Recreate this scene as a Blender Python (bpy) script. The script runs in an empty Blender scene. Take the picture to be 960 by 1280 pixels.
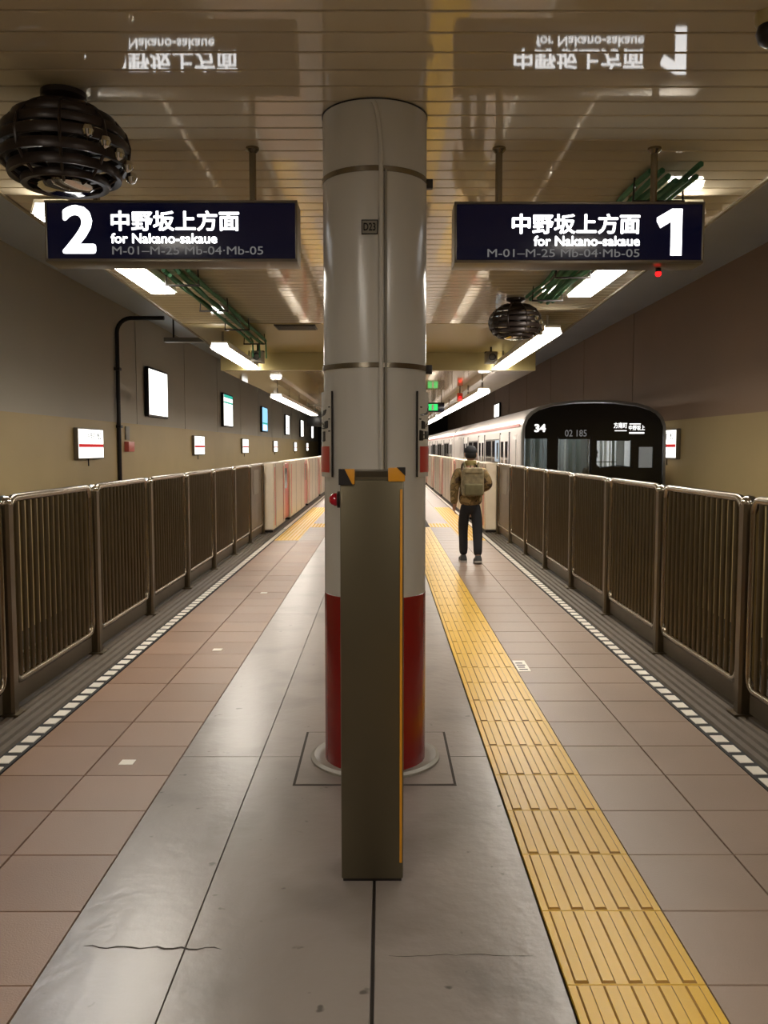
import bpy, bmesh, math, random
from mathutils import Vector, Matrix
random.seed(7)
PI = math.pi
scene = bpy.context.scene
C = scene.collection

# ------------------------------------------------------------------ camera, world, exposure
H_EYE = 1.58
cam_d = bpy.data.cameras.new('camera')
cam_d.sensor_fit = 'AUTO'; cam_d.sensor_width = 36.0
cam_d.lens = 1085.0 * 36.0 / 1280.0
cam_d.clip_start = 0.05; cam_d.clip_end = 300
cam = bpy.data.objects.new('camera', cam_d); C.objects.link(cam)
cam.location = (0, 0, H_EYE)
cam.rotation_euler = (math.radians(90) - math.atan(80 / 1085.0), 0, -math.atan(2 / 1085.0))
scene.camera = cam
world = bpy.data.worlds.new('world'); scene.world = world
world.use_nodes = True
world.node_tree.nodes['Background'].inputs[0].default_value = (0.02, 0.02, 0.022, 1)
world.node_tree.nodes['Background'].inputs[1].default_value = 0.3
scene.view_settings.view_transform = 'Standard'
scene.view_settings.look = 'None'
scene.view_settings.gamma = 1.0
scene.view_settings.use_curve_mapping = False
scene.view_settings.exposure = 0.7
LAMP = 23.0          # emission of the fluorescent lights

# ------------------------------------------------------------------ materials
def lin(c):
    out = []
    for v in c:
        v = v / 255.0
        out.append(v / 12.92 if v <= 0.04045 else ((v + 0.055) / 1.055) ** 2.4)
    return tuple(out) + (1.0,)

def mat(name, rgb, rough=0.5, metal=0.0, var=0.12, scale=6.0, bump=0.0, bscale=60.0, spec=0.5, coat=0.0, stretch=None, rvar=0.0):
    m = bpy.data.materials.new(name); m.use_nodes = True
    nt = m.node_tree; b = nt.nodes['Principled BSDF']
    b.inputs['Roughness'].default_value = rough
    b.inputs['Metallic'].default_value = metal
    b.inputs['Specular IOR Level'].default_value = spec
    if coat: 
        b.inputs['Coat Weight'].default_value = coat
        b.inputs['Coat Roughness'].default_value = 0.05
    c = lin(rgb)
    tc = nt.nodes.new('ShaderNodeNewGeometry')
    mp = nt.nodes.new('ShaderNodeMapping')
    nt.links.new(tc.outputs['Position'], mp.inputs['Vector'])
    if stretch: mp.inputs['Scale'].default_value = stretch
    if var > 0:
        n = nt.nodes.new('ShaderNodeTexNoise'); n.inputs['Scale'].default_value = scale
        n.inputs['Detail'].default_value = 3; n.inputs['Roughness'].default_value = 0.5
        nt.links.new(mp.outputs[0], n.inputs['Vector'])
        r = nt.nodes.new('ShaderNodeValToRGB')
        r.color_ramp.elements[0].position = 0.2; r.color_ramp.elements[1].position = 0.8
        r.color_ramp.elements[0].color = tuple(x * (1 - var) for x in c[:3]) + (1,)
        r.color_ramp.elements[1].color = tuple(min(1, x * (1 + var)) for x in c[:3]) + (1,)
        nt.links.new(n.outputs['Fac'], r.inputs['Fac'])
        nt.links.new(r.outputs['Color'], b.inputs['Base Color'])
        if rvar:
            mr = nt.nodes.new('ShaderNodeMapRange')
            mr.inputs['From Min'].default_value = 0.1; mr.inputs['From Max'].default_value = 0.9
            mr.inputs['To Min'].default_value = rough - rvar; mr.inputs['To Max'].default_value = rough + rvar
            nt.links.new(n.outputs['Fac'], mr.inputs['Value'])
            nt.links.new(mr.outputs[0], b.inputs['Roughness'])
    else:
        b.inputs['Base Color'].default_value = c
    if bump:
        n2 = nt.nodes.new('ShaderNodeTexNoise'); n2.inputs['Scale'].default_value = bscale; n2.inputs['Detail'].default_value = 3
        nt.links.new(mp.outputs[0], n2.inputs['Vector'])
        bp = nt.nodes.new('ShaderNodeBump'); bp.inputs['Strength'].default_value = bump; bp.inputs['Distance'].default_value = 0.01
        nt.links.new(n2.outputs['Fac'], bp.inputs['Height'])
        nt.links.new(bp.outputs[0], b.inputs['Normal'])
    return m

def emit(name, rgb, strength):
    m = bpy.data.materials.new(name); m.use_nodes = True
    nt = m.node_tree; nt.nodes.clear()
    o = nt.nodes.new('ShaderNodeOutputMaterial'); e = nt.nodes.new('ShaderNodeEmission')
    e.inputs[0].default_value = lin(rgb); e.inputs[1].default_value = strength
    nt.links.new(e.outputs[0], o.inputs[0])
    return m

def clear_glass(name, tint=(200, 205, 205), gloss=0.12):
    m = bpy.data.materials.new(name); m.use_nodes = True
    nt = m.node_tree; nt.nodes.clear()
    o = nt.nodes.new('ShaderNodeOutputMaterial'); mx = nt.nodes.new('ShaderNodeMixShader')
    t = nt.nodes.new('ShaderNodeBsdfTransparent'); g = nt.nodes.new('ShaderNodeBsdfGlossy')
    t.inputs[0].default_value = lin(tint); g.inputs['Roughness'].default_value = 0.03
    mx.inputs[0].default_value = gloss
    nt.links.new(t.outputs[0], mx.inputs[1]); nt.links.new(g.outputs[0], mx.inputs[2]); nt.links.new(mx.outputs[0], o.inputs[0])
    return m

M = {}
M['tile_l'] = mat('tile_warm', (148, 119, 99), 0.42, var=0.07, scale=2.2, bump=0.12, bscale=160, rvar=0.05)
M['tile_b'] = mat('tile_warm_brown', (141, 112, 92), 0.42, var=0.07, scale=2.2, bump=0.12, bscale=160, rvar=0.05)
M['tile_r'] = mat('tile_grey', (146, 125, 109), 0.40, var=0.10, scale=2.2, bump=0.12, bscale=160, rvar=0.05)
M['concrete'] = mat('concrete', (134, 124, 117), 0.30, var=0.07, scale=0.9, bump=0.18, bscale=15, spec=0.6)
nt = M['concrete'].node_tree; bs = nt.nodes['Principled BSDF']; src = bs.inputs['Base Color'].links[0].from_socket
geo = nt.nodes.new('ShaderNodeNewGeometry')
def speck(scale, lo, hi, col, src):
    n = nt.nodes.new('ShaderNodeTexNoise'); n.inputs['Scale'].default_value = scale; n.inputs['Detail'].default_value = 2
    nt.links.new(geo.outputs['Position'], n.inputs['Vector'])
    m1 = nt.nodes.new('ShaderNodeMapRange'); m1.inputs['From Min'].default_value = lo; m1.inputs['From Max'].default_value = hi
    nt.links.new(n.outputs['Fac'], m1.inputs['Value'])
    mx = nt.nodes.new('ShaderNodeMix'); mx.data_type = 'RGBA'; mx.inputs[7].default_value = lin(col)
    nt.links.new(m1.outputs[0], mx.inputs[0]); nt.links.new(src, mx.inputs[6])
    return mx.outputs[2]
src = speck(13.0, 0.70, 0.76, (70, 62, 55), src)
src = speck(2.3, 0.52, 0.85, (96, 88, 80), src)
nt.links.new(src, bs.inputs['Base Color'])
M['joint'] = mat('joint', (56, 48, 41), 0.8, var=0.2)
M['yellow'] = mat('tactile_yellow', (220, 174, 34), 0.36, var=0.03, scale=3, spec=0.3)
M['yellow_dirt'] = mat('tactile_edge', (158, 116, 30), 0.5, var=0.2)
M['white_mark'] = mat('white_marking', (232, 226, 214), 0.55, var=0.06)
M['rib'] = mat('dark_rib', (92, 82, 70), 0.55, var=0.2, scale=9)
M['ribgap'] = mat('dark_gap', (58, 50, 42), 0.7, var=0.2)
M['wall'] = mat('wall_beige', (186, 164, 116), 0.5, var=0.06, scale=0.9)
M['wall_up'] = mat('wall_upper', (180, 173, 156), 0.6, var=0.04, scale=0.5)
M['wall_up_r'] = mat('wall_upper_brown', (156, 130, 108), 0.6, var=0.05, scale=0.5)
M['track_ceil'] = mat('track_ceiling', (206, 214, 222), 0.6, var=0.05, scale=0.6)
M['bed'] = mat('track_bed', (62, 56, 50), 0.9, var=0.3, scale=12)
M['slat'] = mat('ceiling_slat', (208, 197, 172), 0.045, var=0.03, scale=1.0, spec=0.75)
M['panel'] = mat('ceiling_plain', (168, 154, 104), 0.35, var=0.04, scale=1.0)
M['backing'] = mat('ceiling_backing', (38, 30, 20), 0.8, var=0.1)
M['trim'] = mat('trim_metal', (150, 138, 112), 0.4, metal=0.3, var=0.05)
M['steel'] = mat('stainless', (150, 140, 124), 0.24, metal=1.0, var=0.08, scale=3)
M['steel_dark'] = mat('stainless_brushed', (112, 102, 85), 0.36, metal=1.0, var=0.08, scale=6)
M['chrome'] = mat('chrome', (215, 212, 205), 0.10, metal=1.0, var=0)
M['cabinet'] = mat('cabinet_steel', (104, 96, 78), 0.40, metal=0.9, var=0.06, scale=2)
M['col_white'] = mat('column_white', (200, 197, 190), 0.22, var=0.03, scale=2)
M['col_red'] = mat('column_red', (132, 22, 20), 0.25, var=0.08, scale=3)
M['sign_black'] = mat('sign_black', (16, 16, 40), 0.18, var=0)
M['sign_lit'] = mat('sign_face_backlit', (14, 14, 34), 0.2, var=0)
M['sign_lit'].node_tree.nodes['Principled BSDF'].inputs['Emission Color'].default_value = lin((40, 42, 96))
M['sign_lit'].node_tree.nodes['Principled BSDF'].inputs['Emission Strength'].default_value = 0.035
M['sign_frame'] = mat('sign_frame', (128, 120, 106), 0.35, metal=0.6, var=0.05)
M['dark'] = mat('dark_metal', (34, 28, 26), 0.4, metal=0.3, var=0.15)
M['fan'] = mat('fan_brown', (52, 42, 38), 0.35, metal=0.3, var=0.15)
M['black'] = mat('black', (12, 12, 13), 0.3, var=0)
M['rubber'] = mat('rubber', (24, 23, 22), 0.7, var=0)
M['green'] = mat('green_cable', (66, 118, 84), 0.8, var=0.25, scale=10)
M['grey'] = mat('grey_paint', (140, 134, 122), 0.45, var=0.05)
M['white'] = mat('white_paint', (220, 216, 206), 0.35, var=0.03)
M['tube'] = emit('fluorescent', (255, 246, 232), LAMP)
M['tube_dim'] = emit('fluorescent_far', (255, 246, 232), LAMP * 0.6)
M['refl'] = mat('reflector_white', (235, 232, 225), 0.4, var=0)
M['glow'] = emit('sign_white', (255, 255, 255), 2.4)
M['glow_lo'] = emit('sign_white_soft', (255, 253, 248), 1.2)
M['glow_grey'] = emit('sign_grey_print', (112, 110, 108), 0.55)
M['bill'] = emit('billboard_white', (255, 254, 246), 1.6)
M['bill_teal'] = emit('billboard_teal', (60, 190, 165), 0.6)
M['bill_blue'] = emit('billboard_blue', (150, 210, 255), 0.8)
M['print_red'] = emit('print_red', (225, 60, 60), 0.5)
M['print_black'] = mat('print_black', (24, 24, 28), 0.5, var=0)
M['amber'] = mat('hazard_amber', (205, 140, 28), 0.4, var=0.05)
M['hazard_black'] = mat('hazard_black', (26, 22, 22), 0.4, var=0)
M['red_lens'] = mat('red_lens', (168, 10, 34), 0.08, var=0, coat=0.5)
M['red_led'] = emit('red_led', (255, 30, 30), 1.6)
M['green_lit'] = emit('exit_green', (60, 220, 110), 0.8)
M['gate'] = mat('gate_cream', (226, 212, 190), 0.32, var=0.04)
M['gate_red'] = mat('gate_red', (218, 104, 90), 0.35, var=0.05)
M['train'] = mat('train_silver', (226, 218, 214), 0.30, metal=0.25, var=0.03, scale=2)
M['train_rim'] = mat('train_rim', (120, 116, 112), 0.35, metal=0.4, var=0.03)
M['train_black'] = mat('train_black', (9, 9, 10), 0.16, var=0)
M['blue_sticker'] = mat('pale_blue_sticker', (170, 196, 222), 0.4, var=0.05)
M['plate_red'] = mat('plate_red', (186, 42, 44), 0.3, var=0.05)
M['train_window'] = mat('train_window', (42, 40, 44), 0.10, var=0)
M['train_pink'] = mat('train_band', (214, 150, 148), 0.35, var=0)
M['train_deep'] = mat('train_interior_deep', (58, 64, 64), 0.5, var=0.1)
M['train_in'] = mat('train_interior', (190, 192, 188), 0.5, var=0.1)
M['train_in2'] = mat('train_interior_green', (104, 118, 112), 0.5, var=0.1)
M['train_lamp'] = emit('train_lamp', (245, 250, 255), 11.0)
M['glass'] = clear_glass('clear_glass')
M['skin'] = mat('skin', (176, 132, 106), 0.55, var=0.05)
M['hair'] = mat('hair', (22, 19, 18), 0.6, var=0.1)
M['cap'] = mat('cap_cloth', (26, 26, 30), 0.8, var=0.15, scale=30)
M['trousers'] = mat('trousers_cloth', (22, 21, 27), 0.8, var=0.15, scale=25)
M['jacket'] = mat('jacket_camouflage', (126, 102, 68), 0.8, var=0.55, scale=13)
def camo(name, cols, scale):
    m = bpy.data.materials.new(name); m.use_nodes = True; nt = m.node_tree; b = nt.nodes['Principled BSDF']
    b.inputs['Roughness'].default_value = 0.85
    tc = nt.nodes.new('ShaderNodeTexCoord'); n = nt.nodes.new('ShaderNodeTexNoise'); n.inputs['Scale'].default_value = scale; n.inputs['Detail'].default_value = 1.5
    r = nt.nodes.new('ShaderNodeValToRGB'); r.color_ramp.interpolation = 'CONSTANT'
    while len(r.color_ramp.elements) < len(cols): r.color_ramp.elements.new(0.5)
    for e, (p, c) in zip(r.color_ramp.elements, cols): e.position = p; e.color = lin(c)
    nt.links.new(tc.outputs['Object'], n.inputs['Vector']); nt.links.new(n.outputs['Fac'], r.inputs['Fac']); nt.links.new(r.outputs['Color'], b.inputs['Base Color'])
    return m
M['jacket'] = camo('jacket_camouflage', ((0.0, (72, 56, 38)), (0.43, (128, 104, 66)), (0.53, (104, 88, 54)), (0.60, (150, 128, 88))), 11)
M['pack'] = camo('backpack_pattern', ((0.0, (84, 72, 48)), (0.42, (136, 124, 94)), (0.55, (112, 100, 72)), (0.64, (150, 138, 108))), 14)
M['collar'] = mat('collar_cloth', (150, 136, 84), 0.8, var=0.1)
M['pack'] = mat('backpack_cloth', (130, 117, 88), 0.75, var=0.5, scale=18)
M['pack_olive'] = mat('backpack_olive', (98, 90, 60), 0.75, var=0.2, scale=14)
M['shoe'] = mat('shoe', (44, 42, 42), 0.6, var=0.1)
M['sole'] = mat('sole', (170, 165, 158), 0.6, var=0.05)

# ------------------------------------------------------------------ mesh helpers
class MB:
    def __init__(s): s.v = []; s.f = []; s.m = []
    def add(s, vs, fs, mi=0):
        o = len(s.v); s.v += [tuple(v) for v in vs]
        for f in fs: s.f.append(tuple(i + o for i in f)); s.m.append(mi)
    def box(s, x0, x1, y0, y1, z0, z1, mi=0):
        s.add([(x0,y0,z0),(x1,y0,z0),(x1,y1,z0),(x0,y1,z0),(x0,y0,z1),(x1,y0,z1),(x1,y1,z1),(x0,y1,z1)],
              [(0,3,2,1),(4,5,6,7),(0,1,5,4),(1,2,6,5),(2,3,7,6),(3,0,4,7)], mi)
    def prism(s, pts, axis, a, b, mi=0):
        # pts: 2-D outline extruded along axis ('x': (y,z), 'y': (x,z), 'z': (x,y))
        def P(p, t):
            return (t, p[0], p[1]) if axis == 'x' else ((p[0], t, p[1]) if axis == 'y' else (p[0], p[1], t))
        n = len(pts); vs = [P(p, a) for p in pts] + [P(p, b) for p in pts]
        fs = [tuple(range(n - 1, -1, -1)), tuple(range(n, 2 * n))] + [(i, (i + 1) % n, n + (i + 1) % n, n + i) for i in range(n)]
        s.add(vs, fs, mi)
    def tube(s, path, r, seg=8, mi=0, closed=False, caps=True):
        path = [Vector(p) for p in path]; n = len(path)
        rs = r if isinstance(r, (list, tuple)) else [r] * n
        up = None; rings = []
        for i, p in enumerate(path):
            if closed: t = path[(i + 1) % n] - path[i - 1]
            else: t = path[min(i + 1, n - 1)] - path[max(i - 1, 0)]
            t.normalize()
            if up is None:
                up = Vector((0, 0, 1)) if abs(t.z) < 0.9 else Vector((1, 0, 0))
            a = (up - t * up.dot(t)); a.normalize(); b = t.cross(a); up = a
            rings.append([p + (a * math.cos(2 * PI * k / seg) + b * math.sin(2 * PI * k / seg)) * rs[i] for k in range(seg)])
        vs = [v for r_ in rings for v in r_]; fs = []
        m = n if closed else n - 1
        for i in range(m):
            j = (i + 1) % n
            for k in range(seg):
                k2 = (k + 1) % seg
                fs.append((i * seg + k, i * seg + k2, j * seg + k2, j * seg + k))
        if not closed and caps:
            fs.append(tuple(range(seg - 1, -1, -1))); fs.append(tuple((n - 1) * seg + k for k in range(seg)))
        s.add(vs, fs, mi)
    def lathe(s, prof, cx=0, cy=0, seg=24, mi=0, a0=0.0, a1=2 * PI):
        full = abs(a1 - a0 - 2 * PI) < 1e-6
        n = seg if full else seg + 1
        vs = [(cx + r * math.cos(a0 + (a1 - a0) * k / seg), cy + r * math.sin(a0 + (a1 - a0) * k / seg), z) for r, z in prof for k in range(n)]
        fs = []
        for i in range(len(prof) - 1):
            for k in range(seg):
                k2 = (k + 1) % n if full else k + 1
                fs.append((i * n + k, i * n + k2, (i + 1) * n + k2, (i + 1) * n + k))
        s.add(vs, fs, mi)
    def mesh(s, name, mats, smooth=False, angle=None):
        me = bpy.data.meshes.new(name)
        me.from_pydata(s.v, [], s.f)
        for m in (mats if isinstance(mats, (list, tuple)) else [mats]): me.materials.append(m)
        for p, mi in zip(me.polygons, s.m): p.material_index = mi
        if smooth:
            for p in me.polygons: p.use_smooth = True
            try: me.set_sharp_from_angle(angle=math.radians(angle or 40))
            except Exception: pass
        me.update()
        return me
    def build(s, name, mats, parent=None, smooth=False, angle=None, loc=None):
        return link(name, s.mesh(name, mats, smooth, angle), parent, loc)

def link(name, me, parent=None, loc=None):
    o = bpy.data.objects.new(name, me); C.objects.link(o)
    if parent is not None: o.parent = parent
    if loc is not None: o.location = loc
    return o

def tag(o, label, cat=None, group=None):
    o['label'] = label
    if cat: o['category'] = cat
    if group: o['group'] = group
    return o

def thing(name, label, cat, loc=(0, 0, 0), group=None, rz=0.0):
    o = bpy.data.objects.new(name, None); C.objects.link(o)
    o.empty_display_size = 0.1
    o.location = loc; o.rotation_euler = (0, 0, rz)
    return tag(o, label, cat, group)

def struct(o):
    o['kind'] = 'structure'; return o

def bbox(name, x0, x1, y0, y1, z0, z1, m, parent=None, bev=0.004, seg=2):
    bm = bmesh.new()
    bmesh.ops.create_cube(bm, size=1.0)
    for v in bm.verts:
        v.co = Vector(((x0 + x1) / 2 + v.co.x * (x1 - x0), (y0 + y1) / 2 + v.co.y * (y1 - y0), (z0 + z1) / 2 + v.co.z * (z1 - z0)))
    if bev > 0: bmesh.ops.bevel(bm, geom=list(bm.edges), offset=bev, segments=seg, profile=0.6, affect='EDGES')
    me = bpy.data.meshes.new(name); bm.to_mesh(me); bm.free()
    me.materials.append(m)
    for p in me.polygons: p.use_smooth = True
    try: me.set_sharp_from_angle(angle=math.radians(35))
    except Exception: pass
    return link(name, me, parent)

def text_mesh(name, body, size, m, parent=None, bold=0.0, width=None, height=None, align='LEFT', depth=0.001, face='-y', origin=(0, 0, 0), curve=None):
    cu = bpy.data.curves.new(name, 'FONT'); cu.body = body; cu.size = size; cu.extrude = depth; cu.resolution_u = 3
    t = bpy.data.objects.new(name, cu); C.objects.link(t)
    dg = bpy.context.evaluated_depsgraph_get(); dg.update()
    me = bpy.data.meshes.new_from_object(t.evaluated_get(dg))
    bpy.data.objects.remove(t); bpy.data.curves.remove(cu)
    if bold:                                   # heavier strokes: the outline laid down again a little to each side
        vv = [tuple(v.co) for v in me.vertices]; ff = [tuple(p.vertices) for p in me.polygons]
        V2 = []; F2 = []
        for q in range(9):
            dx, dy = (0, 0) if q == 0 else (bold * math.cos(q * PI / 4), bold * math.sin(q * PI / 4))
            o_ = len(V2); V2 += [(x + dx, y_ + dy, z) for x, y_, z in vv]; F2 += [tuple(i + o_ for i in f) for f in ff]
        bpy.data.meshes.remove(me); me = bpy.data.meshes.new(name); me.from_pydata(V2, [], F2)
    xs = [v.co.x for v in me.vertices]; ys = [v.co.y for v in me.vertices]
    x0, x1, y0, y1 = min(xs), max(xs), min(ys), max(ys)
    sx = (width / (x1 - x0)) if width else 1.0
    sy = (height / (y1 - y0)) if height else (sx if width else 1.0)
    if height and not width: sx = sy
    for v in me.vertices:
        X = (v.co.x - x0) * sx; Y = (v.co.y - y0) * sy; D = v.co.z
        if align == 'CENTER': X -= (x1 - x0) * sx / 2
        if align == 'RIGHT': X -= (x1 - x0) * sx
        if curve: v.co = curve(X, Y, D)
        elif face == '-y': v.co = (origin[0] + X, origin[1] - D, origin[2] + Y)
        elif face == '+x': v.co = (origin[0] + D, origin[1] + X, origin[2] + Y)
        elif face == '-x': v.co = (origin[0] - D, origin[1] - X, origin[2] + Y)
        elif face == '+z': v.co = (origin[0] + X, origin[1] + Y, origin[2] + D)
    me.materials.clear(); me.materials.append(m)
    return link(name, me, parent)

# ------------------------------------------------------------------ the setting: floor
WL, WR = -5.6, 5.7          # tunnel walls
Y0, Y1 = -5.0, 76.0
T = 0.412; YJ = 2.449 - 6 * T   # tile joint lattice
CEIL = 3.18; CEILB = 2.88; YB = 14.7; YS = 11.33
XCL, XTL = -1.03, 0.544     # concrete strip, tactile strip
b = MB(); b.box(-2.60, 2.52, Y0, Y1, -1.25, -0.012)
floor = struct(b.build('floor', M['joint']))

def tile_mesh(name, w, d, m, bev=0.0025, h=0.012):
    b = MB()
    x, y = w / 2 - 0.0016, d / 2 - 0.0016
    vs = [(-x,-y,-h),(x,-y,-h),(x,y,-h),(-x,y,-h),(-x+bev,-y+bev,0),(x-bev,-y+bev,0),(x-bev,y-bev,0),(-x+bev,y-bev,0)]
    b.add(vs, [(4,5,6,7),(0,1,5,4),(1,2,6,5),(2,3,7,6),(3,0,4,7)])
    return b.mesh(name, m)
tl = [tile_mesh('tile', T, T, M['tile_l']), tile_mesh('tile', T, T, M['tile_b'])]
tr = tile_mesh('tile', T, T, M['tile_r'])
NT = 36
for i in range(NT):
    y = YJ + (i + 0.5) * T
    for j in range(2):
        o = link('tile', tl[(i * 7 + j * 3 + (i // 3)) % 2], floor, (XCL - (j + 0.5) * T, y, random.uniform(-0.0006, 0.0006)))
        o = link('tile', tr, floor, (XTL + T + (j + 0.5) * T, y, random.uniform(-0.0006, 0.0006)))
YE = YJ + NT * T            # the tiles go on beyond this line as one piece
b = MB(); far_rows = int((60 - YE) / T)
for i in range(far_rows):
    for x in (XCL - T / 2, XCL - 1.5 * T, XTL + 1.5 * T, XTL + 2.5 * T):
        b.box(x - T / 2 + 0.003, x + T / 2 - 0.003, YE + i * T + 0.003, YE + (i + 1) * T - 0.003, -0.012, 0)
o = b.build('far_tiles', M['tile_r'], floor); o['kind'] = 'stuff'
b = MB(); b.box(XCL - 2 * T, XTL + 3 * T, Y0, YJ, -0.012, -0.0005); b.build('near_slab', M['concrete'], floor)

# yellow tactile tiles: a plate with five raised bars
def tactile_mesh():
    b = MB(); h = T / 2 - 0.002
    b.box(-h, h, -h, h, -0.012, 0.0)
    for k in range(5):
        x = (k - 2) * T / 5.15
        y = h - 0.004
        r0, r1, z = 0.0215, 0.0165, 0.005
        vs = [(x-r0,-y,0.0004),(x+r0,-y,0.0004),(x+r0,y,0.0004),(x-r0,y,0.0004),(x-r1,-y+.008,z),(x+r1,-y+.008,z),(x+r1,y-.008,z),(x-r1,y-.008,z)]
        b.add(vs, [(4,5,6,7)], 0)
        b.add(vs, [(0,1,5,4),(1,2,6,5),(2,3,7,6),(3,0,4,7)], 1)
    return b.mesh('tactile_tile', [M['yellow'], M['yellow_dirt']])
tm = tactile_mesh()
for i in range(1, 42):
    link('tactile_tile', tm, floor, (XTL + T / 2, YJ + (i + 0.5) * T, 0.001))
def dot_mesh():
    b = MB(); h = T / 2 - 0.002
    b.box(-h, h, -h, h, -0.012, 0.0)
    for i in range(6):
        for j in range(6):
            x, y = (i - 2.5) * T / 6.3, (j - 2.5) * T / 6.3
            b.lathe([(0.016, 0.0), (0.010, 0.005), (0.0, 0.005)], x, y, 6, 0)
    return b.mesh('dotted_tile', M['yellow'])
dm = dot_mesh()
ygate = YJ + 36 * T
for i in range(20):
    y = ygate + (i + 0.5) * T
    link('dotted_tile', dm, floor, (-1.03 - 1.5 * T, y, 0.002))
    link('dotted_tile', dm, floor, (XTL + 2.5 * T, y, 0.002))
for k in range(2):
    for x in (XCL - T / 2, XTL + 1.5 * T): link('dotted_tile', dm, floor, (x, ygate + (6.5 + k) * T, 0.002))
    for k2 in range(3): link('dotted_tile', dm, floor, (XCL + T * (k2 + 0.5), ygate + (6.5 + k) * T, 0.003))

# worn concrete strip in the middle, cast in slabs
def slab(x0, x1, y0, y1, z=0.0):
    g = 0.0012; b = MB()
    vs = [(x0+g,y0+g,-.012),(x1-g,y0+g,-.012),(x1-g,y1-g,-.012),(x0+g,y1-g,-.012),(x0+g+.0015,y0+g+.0015,z),(x1-g-.0015,y0+g+.0015,z),(x1-g-.0015,y1-g-.0015,z),(x0+g+.0015,y1-g-.0015,z)]
    b.add(vs, [(4,5,6,7),(0,1,5,4),(1,2,6,5),(2,3,7,6),(3,0,4,7)])
    return b.build('slab', M['concrete'], floor)
ys = [YJ, 4.352, 8.2, 12.1, 16.0, 20.0, 26.0, 34.0, 46.0, 60.0]
for y0, y1 in zip(ys[:-1], ys[1:]):
    slab(XCL, -0.625, y0, y1)
    if y0 < 4:
        slab(-0.625, -0.034, y0, y1); slab(-0.026, XTL - 0.006, y0, y1)
    else:
        slab(-0.625, XTL - 0.006, y0, y1)
# hairline crack across the nearest slabs
def ribbon(name, pts, w, z, m):
    b = MB(); vs = []; fs = []
    for i, (x, y) in enumerate(pts):
        ww = w * (0.5 + random.random()) if 0 < i < len(pts) - 1 else 0.0006
        vs += [(x, y - ww, z), (x, y + ww, z)]
    for i in range(len(pts) - 1): fs.append((2*i, 2*i+2, 2*i+3, 2*i+1))
    b.add(vs, fs); return b.build(name, m, floor)
ribbon('crack', [(-0.95 + 0.026 * i, 2.652 + 0.006 * math.sin(i * 1.7) + random.uniform(-.005, .005) - 0.001 * i, 0.0008) [:2] for i in range(18)], 0.0035, 0.0008, M['joint'])
ribbon('crack', [(0.02 + 0.03 * i, 2.60 + random.uniform(-.006, .006), 0) [:2] for i in range(16)], 0.0012, 0.0008, M['joint'])

# dashed edge line, ribbed edge strip
for s, xc, x_out in ((-1, -1.91, -2.60), (1, 1.832, 2.52)):
    b = MB(); b.box(xc - 0.05, xc + 0.05, YJ, 60, -0.012, 0.001); b.build('edge_band', M['rubber'], floor)
    b = MB(); b.box(-0.034, 0.034, -0.051, 0.051, -0.004, 0.0035); dm_ = b.mesh('white_dash', M['white_mark'])
    for k in range(92):
        link('white_dash', dm_, floor, (xc, 2.6 + k * 0.155, 0.001))
    b = MB(); b.box(xc - 0.034, xc + 0.034, 2.6 + 92 * 0.155, 40, 0.0005, 0.004); b.build('edge_line', M['white_mark'], floor)
    a0 = xc + s * 0.056
    for k in range(8):
        x = a0 + s * (0.035 + k * 0.062)
        b = MB(); b.prism([(x - 0.025, -0.012), (x + 0.025, -0.012), (x + 0.018, 0.004), (x - 0.018, 0.004)], 'y', YJ, 60)
        b.build('rib', M['rib'], floor)
for x, y in ((-1.285, 4.27), (-1.295, 6.72), (-1.295, 9.40)):
    b = MB(); b.box(x - .035, x + .035, y - .035, y + .035, 0.0005, 0.0025); b.build('square_sticker', M['white_mark'], floor)
st = MB(); st.box(0.965, 1.055, 6.05, 6.36, 0.0005, 0.0025)
st = st.build('printed_sticker', M['white_mark'], floor)
b = MB()
for k in range(4): b.box(0.978, 1.04 - 0.012 * (k % 2), 6.09 + 0.06 * k, 6.115 + 0.06 * k, 0.0025, 0.0032)
b.build('print', M['print_black'], st)
# concrete base plate round the column with a dark joint
CX, CY, CR = -0.037, 4.352, 0.2535
b = MB(); b.box(CX - .385, CX + .385, CY - .385, CY + .385, -0.005, 0.0012); base = b.build('base_joint', M['joint'], floor)
b = MB(); b.box(CX - .372, CX + .372, CY - .372, CY + .372, -0.003, 0.0035); b.build('base_slab', M['concrete'], base)

# track beds, rails
b = MB(); b.box(WL, -2.6, Y0, Y1, -1.5, -1.25); tag(struct(b.build('track_bed', M['bed'])), 'dark ballast bed of the left track')
b = MB(); b.box(2.52, WR, Y0, Y1, -1.5, -1.25); tag(struct(b.build('track_bed', M['bed'])), 'dark ballast bed of the right track')
for x, lb in ((-4.75, 'running rail of left track nearer the tunnel wall'), (-3.32, 'running rail of left track nearer the platform'), (3.36, 'running rail of right track nearer the platform'), (4.8, 'running rail of right track nearer the tunnel wall')):
    b = MB(); b.prism([(x-.07,-1.25),(x+.07,-1.25),(x+.07,-1.235),(x+.012,-1.21),(x+.012,-1.15),(x+.034,-1.13),(x+.034,-1.10),(x-.034,-1.10),(x-.034,-1.13),(x-.012,-1.15),(x-.012,-1.21),(x-.07,-1.235)], 'y', Y0, Y1)
    tag(b.build('running_rail', M['steel_dark']), lb, 'rail', 'running rails')

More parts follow.
